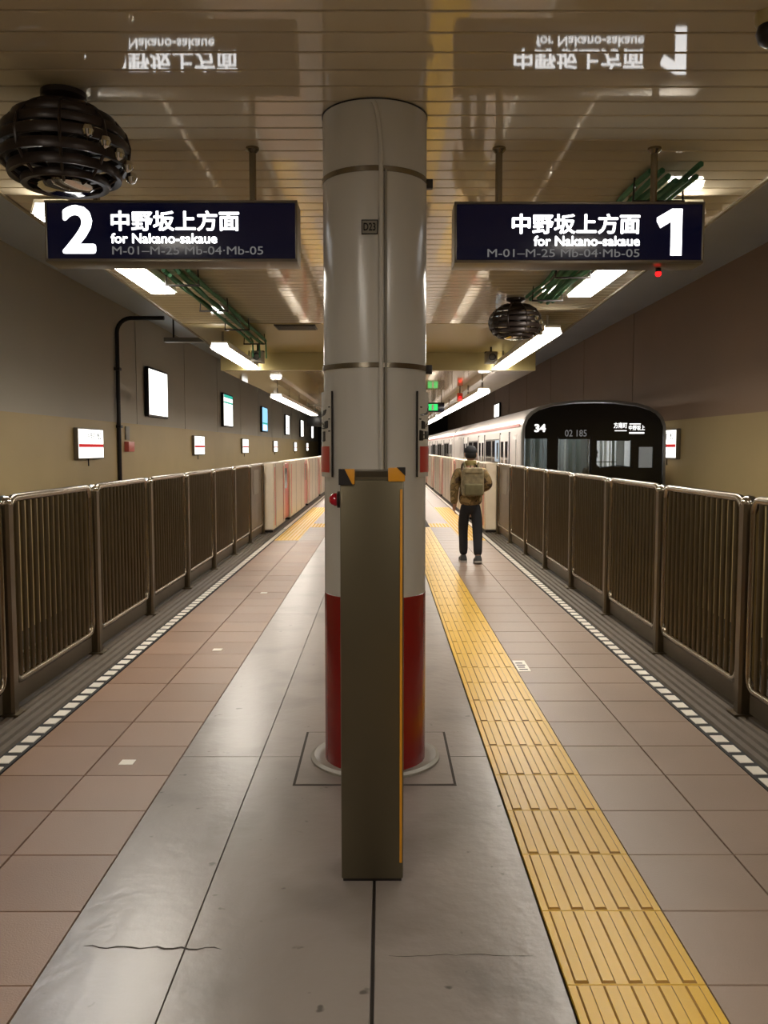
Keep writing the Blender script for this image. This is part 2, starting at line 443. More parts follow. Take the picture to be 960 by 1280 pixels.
# ------------------------------------------------------------------ walls, tunnel roof
ZT = 4.62
for s, x, nm in ((-1, WL, 'wall_left'), (1, WR, 'wall_right')):
    b = MB(); b.box(min(x, x + s * .3), max(x, x + s * .3), Y0, Y1, -1.5, ZT + .2, 0)
    wm_ = M['wall_up'] if s < 0 else M['wall_up_r']
    w = struct(b.build(nm, wm_))
    b = MB(); b.box(min(x, x - s * .02), max(x, x - s * .02), Y0, Y1, -1.25, 2.12); b.build('wall_dado', M['wall'], w)
    for k in range(14):      # shallow piers on the upper wall
        y = 19.9 + k * 9.7 / 2
        if y > 70: break
        b = MB(); b.box(min(x, x - s * .012), max(x, x - s * .012), y, y + (2.6 if k % 2 == 0 else 0.12), 2.12, ZT); b.build('wall_pier', wm_, w)
b = MB(); b.box(WL, WR, Y1, Y1 + .3, -1.5, ZT); struct(b.build('wall_far', M['bed']))
b = MB(); b.box(WL, WR, Y0 - .3, Y0, -1.5, ZT); struct(b.build('wall_near', M['wall_up']))
b = MB(); b.box(WL - .3, WR + .3, Y0 - .3, Y1 + .3, ZT, ZT + .25); b2 = struct(b.build('ceiling_tunnel', M['track_ceil']))

# ------------------------------------------------------------------ platform ceiling
def xr(y): return 2.29 + (max(min(y, YB), 2.0) - 5.2) * 0.0295
def xl(y): return -2.38 - (max(min(y, YB), 2.0) - 5.2) * 0.035
b = MB()
pts = [(xl(Y0), Y0), (xr(Y0), Y0), (xr(2), 2), (xr(YB), YB), (xl(YB), YB), (xl(2), 2)]
b.prism(pts, 'z', CEIL + 0.02, CEIL + 0.16)
ceil = struct(b.build('ceiling', M['backing']))
SP = 0.167
def slat_mesh():
    b = MB(); y = SP / 2 - 0.006
    b.prism([(-y, 0.02), (-y, 0.004), (-y + .004, 0), (y - .004, 0), (y, 0.004), (y, 0.02)], 'x', -0.5, 0.5)
    return b.mesh('ceiling_slat', M['slat'])
sm = slat_mesh()
n = int((YS - (Y0 + .4)) / SP)
for i in range(n):
    y = YS - (i + 0.5) * SP
    o = link('ceiling_slat', sm, ceil, ((xr(y) + xl(y)) / 2, y, CEIL)); o.scale.x = xr(y) - xl(y) - 0.02
b = MB(); b.prism([(xl(YS) + .02, YS + .004), (xr(YS) - .02, YS + .004), (xr(YB) - .02, YB), (xl(YB) + .02, YB)], 'z', CEIL - 0.004, CEIL + 0.02)
b.build('plain_panel', M['panel'], ceil)
# ceiling edge trims
for s, fx in ((-1, xl), (1, xr)):
    b = MB()
    for ya, yb in ((Y0, 2.0), (2.0, YB)):
        x0, x1 = fx(ya), fx(yb)
        b.add([(x0 - .012, ya, CEIL - .012), (x0 + .012, ya, CEIL - .012), (x1 + .012, yb, CEIL - .012), (x1 - .012, yb, CEIL - .012),
               (x0 - .012, ya, CEIL + .17), (x0 + .012, ya, CEIL + .17), (x1 + .012, yb, CEIL + .17), (x1 - .012, yb, CEIL + .17)],
              [(0,3,2,1),(4,5,6,7),(0,1,5,4),(1,2,6,5),(2,3,7,6),(3,0,4,7)])
    o = struct(b.build('trim_%d' % (1 if s < 0 else 2), M['trim']))
# down-stand and the lower ceiling behind it
b = MB(); b.box(xl(YB), xr(YB), YB, YB + 0.12, CEILB, CEIL + .16); struct(b.build('trim_3', M['panel']))
XL2, XR2 = xl(YB), xr(YB)
b = MB(); b.box(XL2, XR2, YB + .12, 62, CEILB + .02, CEILB + .16)
ceilb = struct(b.build('ceiling_lower', M['backing']))
for i in range(150):
    y = YB + .12 + (i + .5) * SP
    o = link('ceiling_slat', sm, ceilb, ((XL2 + XR2) / 2, y, CEILB)); o.scale.x = XR2 - XL2 - .02
b = MB(); b.box(XL2, XR2, YB + .12 + 150 * SP, 62, CEILB - .01, CEILB + .02); b.build('plain_panel', M['panel'], ceilb)
# dark ventilation slot
v = thing('ceiling_vent', 'dark slot vent in the plain ceiling panel left of the column', 'vent', (-1.14, 11.62, CEIL - .004))
bbox('frame', -.27, .27, -.22, .22, -.012, 0, M['dark'], v, .003)
for k in range(6): bbox('louvre', -.25, .25, -.19 + k * .07, -.16 + k * .07, -.02, -.008, M['black'], v, .002)

# ------------------------------------------------------------------ strip lights
def strip_light(x, y0, y1, z, label, w=0.24, hang=0.0, skirt=0.05, lamp='tube'):
    t = thing('strip_light', label, 'light', (x, (y0 + y1) / 2, z), 'fluorescent strip lights along the platform edges')
    L = (y1 - y0) / 2; h = w / 2
    b = MB()                                       # inverted trough
    b.prism([(-h, 0), (-h - .012, 0), (-h + .01, skirt + .035), (h - .01, skirt + .035), (h + .012, 0), (h, 0), (h - .02, skirt + .012), (-h + .02, skirt + .012)], 'y', -L, L)
    b.build('housing', M['refl'], t)
    n = max(1, round(2 * L / 1.45)); seg = 2 * L / n
    for k in range(n):
        b = MB(); b.box(-h + .012, h - .012, -L + k * seg + .004, -L + (k + 1) * seg - .004, -.016, skirt - .006)
        b.build('diffuser', M[lamp], t)
    if hang > 0:
        b = MB()
        nn = max(2, int(2 * L / 2.4) + 1)
        for k in range(nn):
            yy = -L + .25 + k * (2 * L - .5) / (nn - 1)
            b = MB(); b.tube([(0, yy, skirt + .03), (0, yy, skirt + .035 + hang)], 0.014, 6); b.build('hanger', M['grey'], t)
    return t
strip_light(1.935, 5.66, 8.66, 3.075, 'bright strip light behind the right hanging sign')
strip_light(-2.11, 5.66, 8.50, 3.075, 'bright strip light behind the left hanging sign')
strip_light(1.975, 10.28, 14.60, 2.92, 'hung strip light beside the caged fan right of column', hang=.16)
strip_light(-2.18, 11.75, 14.60, 2.92, 'short hung strip light at the end of the green cables, left', hang=.16)
strip_light(1.96, 16.9, 28.8, 2.66, 'long strip light above the train side, beyond the ceiling step', hang=.12, lamp='tube_dim')
strip_light(-2.25, 18.5, 28.8, 2.66, 'long strip light above the left platform gates', hang=.12, lamp='tube_dim')
strip_light(1.98, 30.5, 60.0, 2.66, 'farthest strip light on the train side', hang=.12, lamp='tube_dim')
strip_light(-2.25, 30.5, 60.0, 2.66, 'farthest strip light above the left gates', hang=.12, lamp='tube_dim')
cool = emit('cool_lamp', (205, 228, 255), 9.0); M['cool'] = cool
strip_light(-3.25, 7.6, 9.4, 4.50, 'cool strip light over the left track, outside the view', lamp='cool')
strip_light(1.90, -1.9, 1.1, 3.075, 'strip light overhead on the right, outside the view')
strip_light(-2.05, -1.9, 1.1, 3.075, 'strip light overhead on the left, outside the view')

# ------------------------------------------------------------------ column
col = thing('round_column', 'white round column with red foot standing on a square base', 'column', (CX, CY, 0))
b = MB(); b.lathe([(CR, 0.857), (CR, CEIL)], seg=48); b.build('shaft', M['col_white'], col, smooth=True)
b = MB(); b.lathe([(CR + .0015, 0.0), (CR + .0015, 0.86), (CR - .002, 0.862)], seg=48); tag(b.build('red_foot', M['col_red'], col, smooth=True), 'glossy red painted foot')
b = MB(); b.lathe([(CR + .075, 0.003), (CR + .075, 0.014), (CR + .058, 0.024), (CR + .038, 0.016), (CR + .030, 0.010), (CR, 0.010)], seg=48)
b.build('floor_ring', M['grey'], col, smooth=True)
for z in (2.865, 1.968):
    b = MB(); b.lathe([(CR, z - .012), (CR + .005, z - .012), (CR + .005, z + .012), (CR, z + .012)], seg=48)
    o = b.build('steel_band', M['steel'], col, smooth=True)
    bbox('buckle', CR - .01, CR + .03, -.02, .02, z - .022, z + .022, M['dark'], o, .004)
b = MB(); b.lathe([(CR, CEIL - .007), (CR + .004, CEIL - .007), (CR + .004, CEIL - .002), (CR, CEIL - .002)], seg=48); b.build('ceiling_collar', M['dark'], col, smooth=True)
# conduit on the front of the shaft
path = []
for k in range(9):
    a = k / 8
    ang = -PI / 2 + (-0.02 + 0.14 * math.sin(a * PI / 2) ** 1.0)
    path.append(((CR + .008) * math.cos(ang), (CR + .008) * math.sin(ang), CEIL - 0.02 - 0.30 * a ** 1.6))
ang = -PI / 2 + .14
ang2 = -PI / 2 + .12
path += [((CR + .008) * math.cos(ang2), (CR + .008) * math.sin(ang2), z) for z in (2.5, 2.2, 1.9, 1.6, 1.40)]
b = MB(); b.tube(path, 0.011, 8); b.build('conduit', M['col_white'], col, smooth=True)
b = MB(); b.tube([(p[0] + .022, p[1] + .002, p[2]) for p in path[8:]], 0.006, 6); b.build('cable', M['grey'], col, smooth=True)
# number plate D23
pl = MB(); pl.box(-.038, .038, -.262, -.2545, 2.565, 2.630); pl = pl.build('number_plate', M['grey'], col)
pl.location = (-.022, 0, 0)
b = MB()
for q in ((-.038, .038, 2.565, 2.569), (-.038, .038, 2.626, 2.630), (-.038, -.034, 2.565, 2.63), (.034, .038, 2.565, 2.63)): b.box(q[0], q[1], -.2635, -.262, q[2], q[3])
b.build('plate_border', M['print_black'], pl)
text_mesh('plate_lettering', 'D23', .05, M['print_black'], pl, bold=.001, width=.056, height=.036, align='CENTER', origin=(0, -.262, 2.580))
# curved station name plates on both flanks
for s in (-1, 1):
    ctr = 0 if s > 0 else PI
    hw = math.radians(39)
    def rad(r, z0, z1, a0, a1, name, m, parent, t=.004):
        b = MB(); b.lathe([(r - t, z0), (r, z0), (r, z1), (r - t, z1)], seg=14, a0=a0, a1=a1)
        return b.build(name, m, parent, smooth=True)
    np_ = rad(CR + .012, 1.440, 1.852, ctr - hw, ctr + hw, 'name_plate', M['col_white'], col, .012)
    for e in (-1, 1):
        a = ctr + e * hw
        b = MB(); b.tube([((CR + .010) * math.cos(a), (CR + .010) * math.sin(a), 1.44), ((CR + .010) * math.cos(a), (CR + .010) * math.sin(a), 1.852)], .0045, 6)
        b.build('plate_edge', M['dark'], np_)
    rad(CR + .014, 1.462, 1.588, ctr - hw * .9, ctr + hw * .9, 'red_field', M['plate_red'], np_)
    for k, ch in enumerate('方南町'):
        z0 = 1.735 - k * .062
        def cv(X, Y, D, z0=z0): 
            a = ctr + X / (CR + .013)
            r = CR + .013 + D
            return (r * math.cos(a), r * math.sin(a), z0 + Y)
        text_mesh('lettering', ch, .06, M['print_black'], np_, bold=.001, width=.335, height=.055, align='CENTER', curve=cv)

# ------------------------------------------------------------------ stainless cabinet in front of the column
cab = thing('equipment_cabinet', 'tall narrow stainless cabinet with black and amber corners before the column', 'cabinet', (-.032, 3.058, 0))
bbox('body', -.118, .108, 0, .20, 0.012, 1.468, M['cabinet'], cab, .008)
bbox('plinth', -.112, .102, .01, .19, 0, 0.014, M['dark'], cab, .002)
b = MB(); b.prism([(0.004, 1.468), (0.004, 1.478), (.05, 1.497), (.20, 1.50), (.20, 1.468)], 'x', -.116, .106); b.build('top_cap', M['cabinet'], cab)
for e in (-1, 1):
    x0, x1 = (-.121, -.066) if e < 0 else (.052, .112)
    cg = bbox('corner_guard', x0, x1, -.006, .05, 1.452 if e < 0 else 1.462, 1.506 if e < 0 else 1.510, M['amber'], cab, .004)
    b = MB()
    if e < 0: b.prism([(x0 - .001, 1.450), (x0 + .048, 1.450), (x0 + .020, 1.506), (x0 - .001, 1.506)], 'y', -.009, .052)
    else: b.prism([(x1 + .001, 1.482), (x1 + .001, 1.512), (x1 - .030, 1.512)], 'y', -.009, .052)
    b.build('black_stripe', M['hazard_black'], cg)
tag(bbox('yellow_edge', .094, .103, -.004, .006, 0.075, 1.435, M['amber'], cab, .002), 'yellow edge strip')
b = MB(); b.lathe([(.030, 0), (.030, .012), (.022, .014)], seg=20); bz = b.build('lamp_bezel', M['dark'], cab, smooth=True)
bz.location = (-.118, .06, 1.395); bz.rotation_euler = (0, -PI / 2, 0)
b = MB(); b.lathe([(.024, .010), (.024, .022), (.019, .033), (.010, .040), (0, .042)], seg=20); tag(b.build('lamp_lens', M['red_lens'], bz, smooth=True), 'red domed lens')

# ------------------------------------------------------------------ hanging direction signs
def direction_sign(x0, x1, z0, z1, num, label, left):
    yf, yb = 4.68, 4.86
    t = thing('direction_sign', label, 'sign', ((x0 + x1) / 2, (yf + yb) / 2, z0), 'hanging direction signs')
    cx, cy, cz = t.location
    def L(x, y, z): return (x - cx, y - cy, z - cz)
    a = L(x0, yf, z0); c = L(x1, yb, z1)
    bbox('case', a[0], c[0], a[1] + .008, c[1], a[2] - .012, c[2] + .012, M['sign_frame'], t, .006)
    bbox('face_panel', a[0] + .012, c[0] - .012, a[1], a[1] + .012, a[2] + .008, c[2] - .004, M['sign_lit'], t, .002)
    for q in ((a[0], c[0], c[2] - .002, c[2] + .010), (a[0], c[0], a[2] - .010, a[2] + .006), (a[0], a[0] + .012, a[2], c[2]), (c[0] - .012, c[0], a[2], c[2])):
        bbox('frame_bar', q[0], q[1], a[1] - .006, a[1] + .012, q[2], q[3], M['sign_frame'], t, .002)
    for e in (-1, 1):
        xx = e * (x1 - x0) * .315
        b = MB(); b.tube([(xx, 0, c[2] + .01), (xx, 0, CEIL - cz)], .019, 10); r = b.build('hanger_rod', M['steel'], t, smooth=True)
        b = MB(); b.lathe([(.019, CEIL - cz - .03), (.036, CEIL - cz - .012), (.036, CEIL - cz)], xx, 0, 16); b.build('flange', M['steel'], r, smooth=True)
    y = yf - .0005 - cy
    def tx(name, s, xa, xb, za, zb, m, bold):
        text_mesh(name, s, .1, m, t, bold=bold, width=xb - xa, height=zb - za, origin=(xa - cx, y, za - cz), depth=.0006)
    if left:
        tx('platform_number', num, -1.690, -1.513, 2.605, 2.856, M['glow'], .0028)
        tx('lettering', '中野坂上方面', -1.432, -.755, 2.722, 2.828, M['glow'], .0024)
        tx('lettering', 'for Nakano-sakaue', -1.434, -.873, 2.658, 2.711, M['glow'], .0022)
        tx('lettering', 'M-01–M-25 Mb-04·Mb-05', -1.428, -.630, 2.600, 2.643, M['glow_grey'], .0006)
    else:
        b = MB(); pp = [(1.449, 2.772), (1.449, 2.792), (1.528, 2.838), (1.583, 2.838), (1.583, 2.596), (1.524, 2.596), (1.524, 2.772), (1.468, 2.738)]
        b.prism([(q[0] - cx, q[1] - cz) for q in pp], 'y', y - .0008, y); b.build('platform_number', M['glow'], t)
        tx('lettering', '中野坂上方面', .684, 1.361, 2.708, 2.813, M['glow'], .0024)
        tx('lettering', 'for Nakano-sakaue', .800, 1.361, 2.645, 2.698, M['glow'], .0022)
        tx('lettering', 'M-01–M-25 Mb-04·Mb-05', .556, 1.361, 2.588, 2.630, M['glow_grey'], .0006)
    return t
direction_sign(-1.779, -.448, 2.572, 2.870, '2', 'black hanging sign numbered 2 left of the column', True)
direction_sign(.380, 1.700, 2.566, 2.864, '1', 'black hanging sign numbered 1 right of the column', False)
rl = thing('indicator_lamp', 'small glowing red lamp under the sign numbered 1', 'lamp', (1.50, 4.80, 2.53))
b = MB(); b.lathe([(0, .025), (.016, .025), (.016, .004)], seg=12); b.build('socket', M['dark'], rl, smooth=True)
b = MB(); b.lathe([(.014, .006), (.018, -.006), (.012, -.018), (0, -.022)], seg=12); b.build('lens', M['red_led'], rl, smooth=True)

# ------------------------------------------------------------------ railings along both edges
FH = 1.307
def rail_post_meshes():
    b = MB()
    b.prism([(-.045,-.03),(-.03,-.045),(.03,-.045),(.045,-.03),(.045,.03),(.03,.045),(-.03,.045),(-.045,.03)], 'z', 0.01, 1.255)
    post = b.mesh('shaft', M['steel_dark'])
    b = MB(); b.lathe([(.046, 1.25), (.050, 1.262), (.044, 1.285), (.026, 1.300), (0, 1.304)], seg=16); capm = b.mesh('cap', M['chrome'], True)
    b = MB(); b.prism([(-.075,-.06),(.075,-.06),(.075,.06),(-.075,.06)], 'z', 0, 0.014); foot = b.mesh('foot_plate', M['steel_dark'])
    return post, capm, foot
POST = rail_post_meshes()
def frame_path(L, z0, z1, r, n=6):
    pts = []
    for (cy, cz, a0) in ((L / 2 - r, z1 - r, 0), (-L / 2 + r, z1 - r, PI / 2), (-L / 2 + r, z0 + r, PI), (L / 2 - r, z0 + r, 3 * PI / 2)):
        for k in range(n + 1):
            a = a0 + PI / 2 * k / n
            pts.append((0, cy + r * math.cos(a), cz + r * math.sin(a)))
    return pts
PL = 1.40
b = MB(); b.tube(frame_path(PL, .175, FH - .025, .085), .026, 8, closed=True); FRAME = b.mesh('frame', M['steel'], True, 60)
b = MB(); b.tube([(0, 0, .18), (0, 0, FH - .03)], .0165, 8, caps=False); BAR = b.mesh('bar', M['steel_dark'], True, 60)
b = MB(); b.box(-.004, .004, -PL / 2 + .02, PL / 2 - .02, .035, .17); KICK = b.mesh('kick_plate', M['steel_dark'])
b = MB(); b.box(-.012, .012, -.013, .013, -.016, .016); CLIP = b.mesh('bracket', M['steel_dark'])
ORD = ['nearest', 'second', 'third', 'fourth', 'fifth', 'sixth', 'seventh', 'eighth', 'ninth', 'tenth']
YP = [5.06 + 1.555 * k for k in range(-1, 8)]
for side, x in (('left', -2.215), ('right', 2.145)):
    for k, y in enumerate(YP):
        if k == 0: continue
        t = thing('railing_post', 'steel railing post on the %s edge, %s from the front' % (side, ORD[k - 1]), 'post', (x, y, 0), 'railing posts')
        for nm, me in zip(('shaft', 'cap', 'foot_plate'), POST): link(nm, me, t)
    for k in range(len(YP) - 1):
        y = (YP[k] + YP[k + 1]) / 2
        t = thing('steel_railing', 'steel barred railing panel on the %s edge, %s from the front' % (side, ORD[k]), 'railing', (x, y, 0), 'barred railing panels')
        link('frame', FRAME, t)
        if k == 7:      # the last one is a plain panel with a notice
            b = MB(); b.box(-.006, .006, -PL / 2 + .03, PL / 2 - .03, .19, FH - .04); pn = b.build('sheet', M['steel_dark'], t)
            s = 1 if side == 'left' else -1
            b = MB(); b.box(min(0, s * .012), max(0, s * .012), -.30, .30, .78, 1.20); b.build('notice', M['grey'], pn)
        else:
            for j in range(14):
                link('bar', BAR, t, (0, -PL / 2 + .05 + (j + .5) * (PL - .1) / 14, 0))
        link('kick_plate', KICK, t)
        for e in (-1, 1):
            for z in (.36, 1.12): link('bracket', CLIP, t, (0, e * (PL / 2 + .018), z))

# ------------------------------------------------------------------ platform screen gates
def gate(side, y0, y1, door, k):
    s = 1 if side == 'left' else -1        # towards the platform
    x = -2.13 if side == 'left' else 2.07
    t = thing('platform_gate', 'cream waist-high platform gate on the %s edge, %s beyond the railing' % (side, ORD[k]), 'gate', (x, (y0 + y1) / 2, 0), 'platform screen gates')
    L = (y1 - y0) / 2
    bbox('housing', -.16, .10, -L, L, .05, 1.30, M['gate'], t, .03, 3)
    bbox('plinth', -.14, .08, -L + .03, L - .03, 0, .06, M['dark'], t, .004)
    for q in (-L + .25, L - .25):
        b = MB(); xx = s * .101 if s > 0 else -.161
        b.box(xx - .003, xx + .003, q - .05, q + .05, .12, 1.22); b.build('red_stripe', M['gate_red'], t)
    b = MB(); xx = .101 if s > 0 else -.161
    for e in (-1, 1): b.box(xx - .003, xx + .003, e * .6 - .004, e * .6 + .004, .08, 1.28)
    b.build('panel_joint', M['grey'], t)
    if door > 0:
        dx0 = .02 if s > 0 else -.12
        dd = bbox('sliding_door', dx0, dx0 + .04, L - .02, L + door, .08, 1.25, M['gate_red'], t, .01)
        b = MB(); b.box(dx0 - .002, dx0 + .042, L + .3, L + door - .25, .72, 1.15); b.build('door_glass', M['train_window'], dd)
    return t
yy = 16.10
seq = [(16.15, 18.1, 1.03), (19.15, 22.9, .93), (23.85, 27.7, .88), (28.6, 32.4, .95), (33.4, 37.2, .95), (38.2, 42.0, .95)]
for side in ('left', 'right'):
    for k, (a, c_, d) in enumerate(seq): gate(side, a, c_, d, k)

# ------------------------------------------------------------------ lit signs on the tunnel walls
def name_sign(side, y, label):
    x = WL + .05 if side == 'left' else WR - .05
    s = 1 if side == 'left' else -1
    t = thing('station_name_sign', label, 'sign', (x, y, 1.38), 'lit station name signs on the tunnel walls')
    bbox('case', min(-.025 * s, .055 * s), max(-.025 * s, .055 * s), -.72, .72, -.01, .57, M['sign_frame'], t, .01)
    p = MB(); xx = .056 * s; p.box(min(xx, xx + .004 * s), max(xx, xx + .004 * s), -.69, .69, .015, .545); p = p.build('lit_panel', M['bill'], t)
    xx += .0045 * s
    b = MB(); b.box(min(xx, xx + .001 * s), max(xx, xx + .001 * s), -.69, .69, .215, .275); b.build('red_band', M['print_red'], p)
    fc = '+x' if s > 0 else '-x'
    text_mesh('lettering', '方南町', .15, M['print_black'], p, bold=.001, width=.46, height=.14, align='CENTER', face=fc, origin=(xx, 0, .345), depth=.0008)
    text_mesh('lettering', 'Honancho', .08, M['print_black'], p, width=.34, height=.055, align='CENTER', face=fc, origin=(xx, 0, .08), depth=.0008)
    text_mesh('lettering', 'Mb 03', .1, M['print_black'], p, bold=.002, width=.20, height=.14, align='CENTER', face=fc, origin=(xx, .45 * s, .36), depth=.0008)
    b = MB(); b.tube([(0, -.02, 0), (.0, -.02, -.14)], .012, 6); b.build('cable', M['dark'], t)
    return t
for k, y in enumerate((16.45, 26.2, 35.0, 44.9, 55.1, 63.8)):
    name_sign('left', y, 'lit white station name sign with red band on the left wall, %s' % (ORD[k]))
name_sign('right', 17.28, 'lit white station name sign on the right wall beside the train front')
def billboard(side, y, z0, z1, kind, label):
    x = WL + .04 if side == 'left' else WR - .04
    s = 1 if side == 'left' else -1
    t = thing('lit_billboard', label, 'billboard', (x, y, z0), 'lit advertising boxes on the tunnel walls')
    h = z1 - z0; w = .87
    bbox('case', min(0, .085 * s), max(0, .085 * s), -w - .05, w + .05, -.05, h + .05, M['dark'], t, .01)
    b = MB(); xx = .086 * s; b.box(min(xx, xx + .004 * s), max(xx, xx + .004 * s), -w, w, 0, h)
    p = b.build('lit_panel', M['bill_blue'] if kind == 2 else M['bill'], t)
    xx += .0045 * s
    def pr(y0, y1, a, c, m):
        b = MB(); b.box(min(xx, xx + .001 * s), max(xx, xx + .001 * s), y0, y1, a, c); b.build('print', m, p)
    if kind == 1:
        pr(-w, w, h * .72, h * .78, M['bill_teal']); pr(-w, w, h * .9, h, M['bill_teal'])
    if kind == 2: pr(-w, w, h * .30, h * .36, M['bill_teal']); pr(-w * .6, w * .6, h * .04, h * .26, M['bill'])
    if kind == 3:
        for q in range(4): pr(-w * .8, -w * .3 + (q % 2) * w * .8, h * (.12 + .22 * q), h * (.16 + .22 * q), M['print_black'])
    return t
for k, (y, kd) in enumerate(((21.4, 0), (31.05, 1), (40.7, 2), (50.4, 3), (59.5, 3), (68.2, 0))):
    billboard('left', y, 2.37, 3.44, kd, ['blank white lit advertising box on the left wall', 'white lit advertising box with teal header on left wall', 'pale blue lit advertising box on the left wall', 'lit advertising box with dark print on the left wall', 'second last narrow-looking lit advertising box on left wall', 'farthest lit advertising box on the left wall'][k])
billboard('right', 42.6, 3.10, 3.70, 0, 'small lit box on the right wall above the train')
# alarm box by the conduit
ab = thing('alarm_box', 'small red alarm box on the left wall right of the conduit', 'alarm box', (WL + .02, 19.05, 1.50))
bbox('box', 0, .10, -.22, .22, 0, .22, M['gate_red'], ab, .01); bbox('plate', 0, .03, -.16, .10, .26, .55, M['grey'], ab, .005)
# dark conduit climbing the left wall and turning out over the track
pth = [(WL + .06, 18.35, -1.2), (WL + .06, 18.35, 3.98)]
for k in range(1, 7):
    a = k / 6 * PI / 2; pth.append((WL + .06 + .30 * (1 - math.cos(a)), 18.35, 3.98 + .30 * math.sin(a)))
pth += [(-4.55, 18.35, 4.28)]
cd = thing('wall_conduit', 'dark pipe climbing the left wall and bending out overhead', 'pipe', (0, 0, 0))
b = MB(); b.tube(pth, .045, 10); b.build('pipe', M['dark'], cd, smooth=True)
for z in (0.8, 2.0, 3.2): bbox('clip', WL, WL + .12, 18.27, 18.43, z, z + .06, M['dark'], cd, .004)
# overhead bracket over the left track
bk = thing('overhead_bracket', 'grey overhead duct on a dark gusset above the left track', 'bracket', (-3.9, 20.2, 4.0))
bbox('duct', -1.1, 1.25, -.12, .12, .0, .10, M['grey'], bk, .01)
b = MB(); b.prism([(.15, .08), (1.1, .08), (.25, .62), (.15, .62)], 'y', -.05, .05); b.build('gusset', M['dark'], bk)
b = MB(); b.tube([(-.9, 0, .08), (-.9, 0, .62)], .02, 6); b.build('hanger', M['dark'], bk)

# ------------------------------------------------------------------ caged fans under the ceiling
def caged_fan(x, y, label):
    t = thing('ceiling_fan', label, 'fan', (x, y, CEIL - .045), 'caged ceiling fans')
    R = .285
    b = MB(); b.lathe([(.0, .043), (.10, .043), (.10, .02), (.06, .0), (.06, -.10)], seg=20); b.build('ceiling_mount', M['fan'], t, smooth=True)
    for rr, z, w in ((.16, -.045, .030), (.225, -.088, .034), (.268, -.142, .038), (.285, -.200, .044), (.278, -.260, .044), (.245, -.314, .042), (.19, -.355, .034)):
        b = MB(); b.lathe([(rr - .028, z + w * .4), (rr, z + w * .5), (rr + .006, z), (rr, z - w * .5), (rr - .028, z - w * .4), (rr - .028, z + w * .4)], seg=36)
        b.build('guard_ring', M['fan'], t, smooth=True)
    for k in range(9):
        a = 2 * PI * k / 9 + .1
        pf = [(.10, -.02), (.16, -.04), (.225, -.08), (.27, -.135), (.287, -.195), (.28, -.255), (.247, -.31), (.19, -.355), (.12, -.375)]
        b = MB(); b.tube([(r * math.cos(a), r * math.sin(a), z) for r, z in pf], .0075, 6); b.build('guard_rib', M['fan'], t, smooth=True)
    b = MB(); b.lathe([(0, -.08), (.085, -.09), (.10, -.15), (.10, -.24), (.07, -.29), (0, -.30)], seg=20); b.build('motor', M['dark'], t, smooth=True)
    for k in range(4):
        a = 2 * PI * k / 4 + .4; b = MB()
        vs = []
        for rr in (.09, .17, .25):
            for e in (-1, 1):
                aa = a + e * (.42 if rr > .1 else .25)
                for dz in (0, .006): vs.append((rr * math.cos(aa), rr * math.sin(aa), -.20 + e * .035 + dz))
        fs = []
        for i in range(2):
            o = i * 4
            fs += [(o, o + 4, o + 6, o + 2), (o + 1, o + 3, o + 7, o + 5), (o, o + 1, o + 5, o + 4), (o + 2, o + 6, o + 7, o + 3)]
        fs += [(0, 2, 3, 1), (8, 9, 11, 10)]
        b.add(vs, fs); b.build('blade', M['black'], t)
    b = MB(); b.lathe([(0, -.392), (.10, -.388), (.125, -.372), (.12, -.362), (0, -.366)], seg=24); tag(b.build('bottom_disc', M['chrome'], t, smooth=True), 'polished bottom disc')
    for k in range(5):
        a = -.9 + k * .28
        b = MB(); b.lathe([(0, .030), (.020, .020), (.028, 0), (.020, -.020), (0, -.030)], .288 * math.cos(a), .288 * math.sin(a), 10)
        o = b.build('chrome_clip', M['chrome'], t, smooth=True); o.location.z = -.20 - .028 * k
    return t
caged_fan(-1.44, 4.05, 'dark caged ceiling fan above the sign numbered 2')
caged_fan(1.43, 9.45, 'dark caged ceiling fan below the ceiling right of the column')

# green cable bundles beside the lights
def cable_bundle(x, y0, y1, label, n=8):
    t = thing('cable_bundle', label, 'cables', (x, (y0 + y1) / 2, CEIL - .006), 'green cable bundles under the ceiling')
    L = (y1 - y0) / 2
    for k in range(n):
        xx = (k - (n - 1) / 2) * .036; ph = random.uniform(0, 6)
        pts = [(xx + .012 * math.sin(ph + q * 1.1), -L + 2 * L * q / 14 + (0 if 0 < q < 14 else random.uniform(-.12, .12)), -.045 - .03 * (k % 3) - .012 * math.sin(ph * 2 + q * .9)) for q in range(15)]
        b = MB(); b.tube(pts, .0175, 6); b.build('cable', M['green'], t, smooth=True)
    for q in range(4):
        yy = -L + .3 + q * (2 * L - .6) / 3
        bbox('cable_clamp', -.155, .155, yy - .012, yy + .012, -.150, -.135, M['dark'], t, .003)
        for e in (-1, 1):
            b = MB(); b.tube([(e * .148, yy, -.14), (e * .14, yy, -.003)], .006, 6); b.build('clamp_rod', M['dark'], t)
    return t
cable_bundle(1.63, 4.95, 9.0, 'green cable bundle above the sign numbered 1')
lb = cable_bundle(-1.79, 7.6, 12.6, 'green cable bundle left of column, above the strip light')
for k in range(3):
    b = MB(); b.tube([(-.05 + .08 * k, 2.15 + .1 * k, -.06), (-.05 + .08 * k, 2.36 + .1 * k, -.08), (-.05 + .08 * k, 2.40 + .1 * k, -.30)], .012, 6); b.build('drop_cable', M['green'], lb, smooth=True)

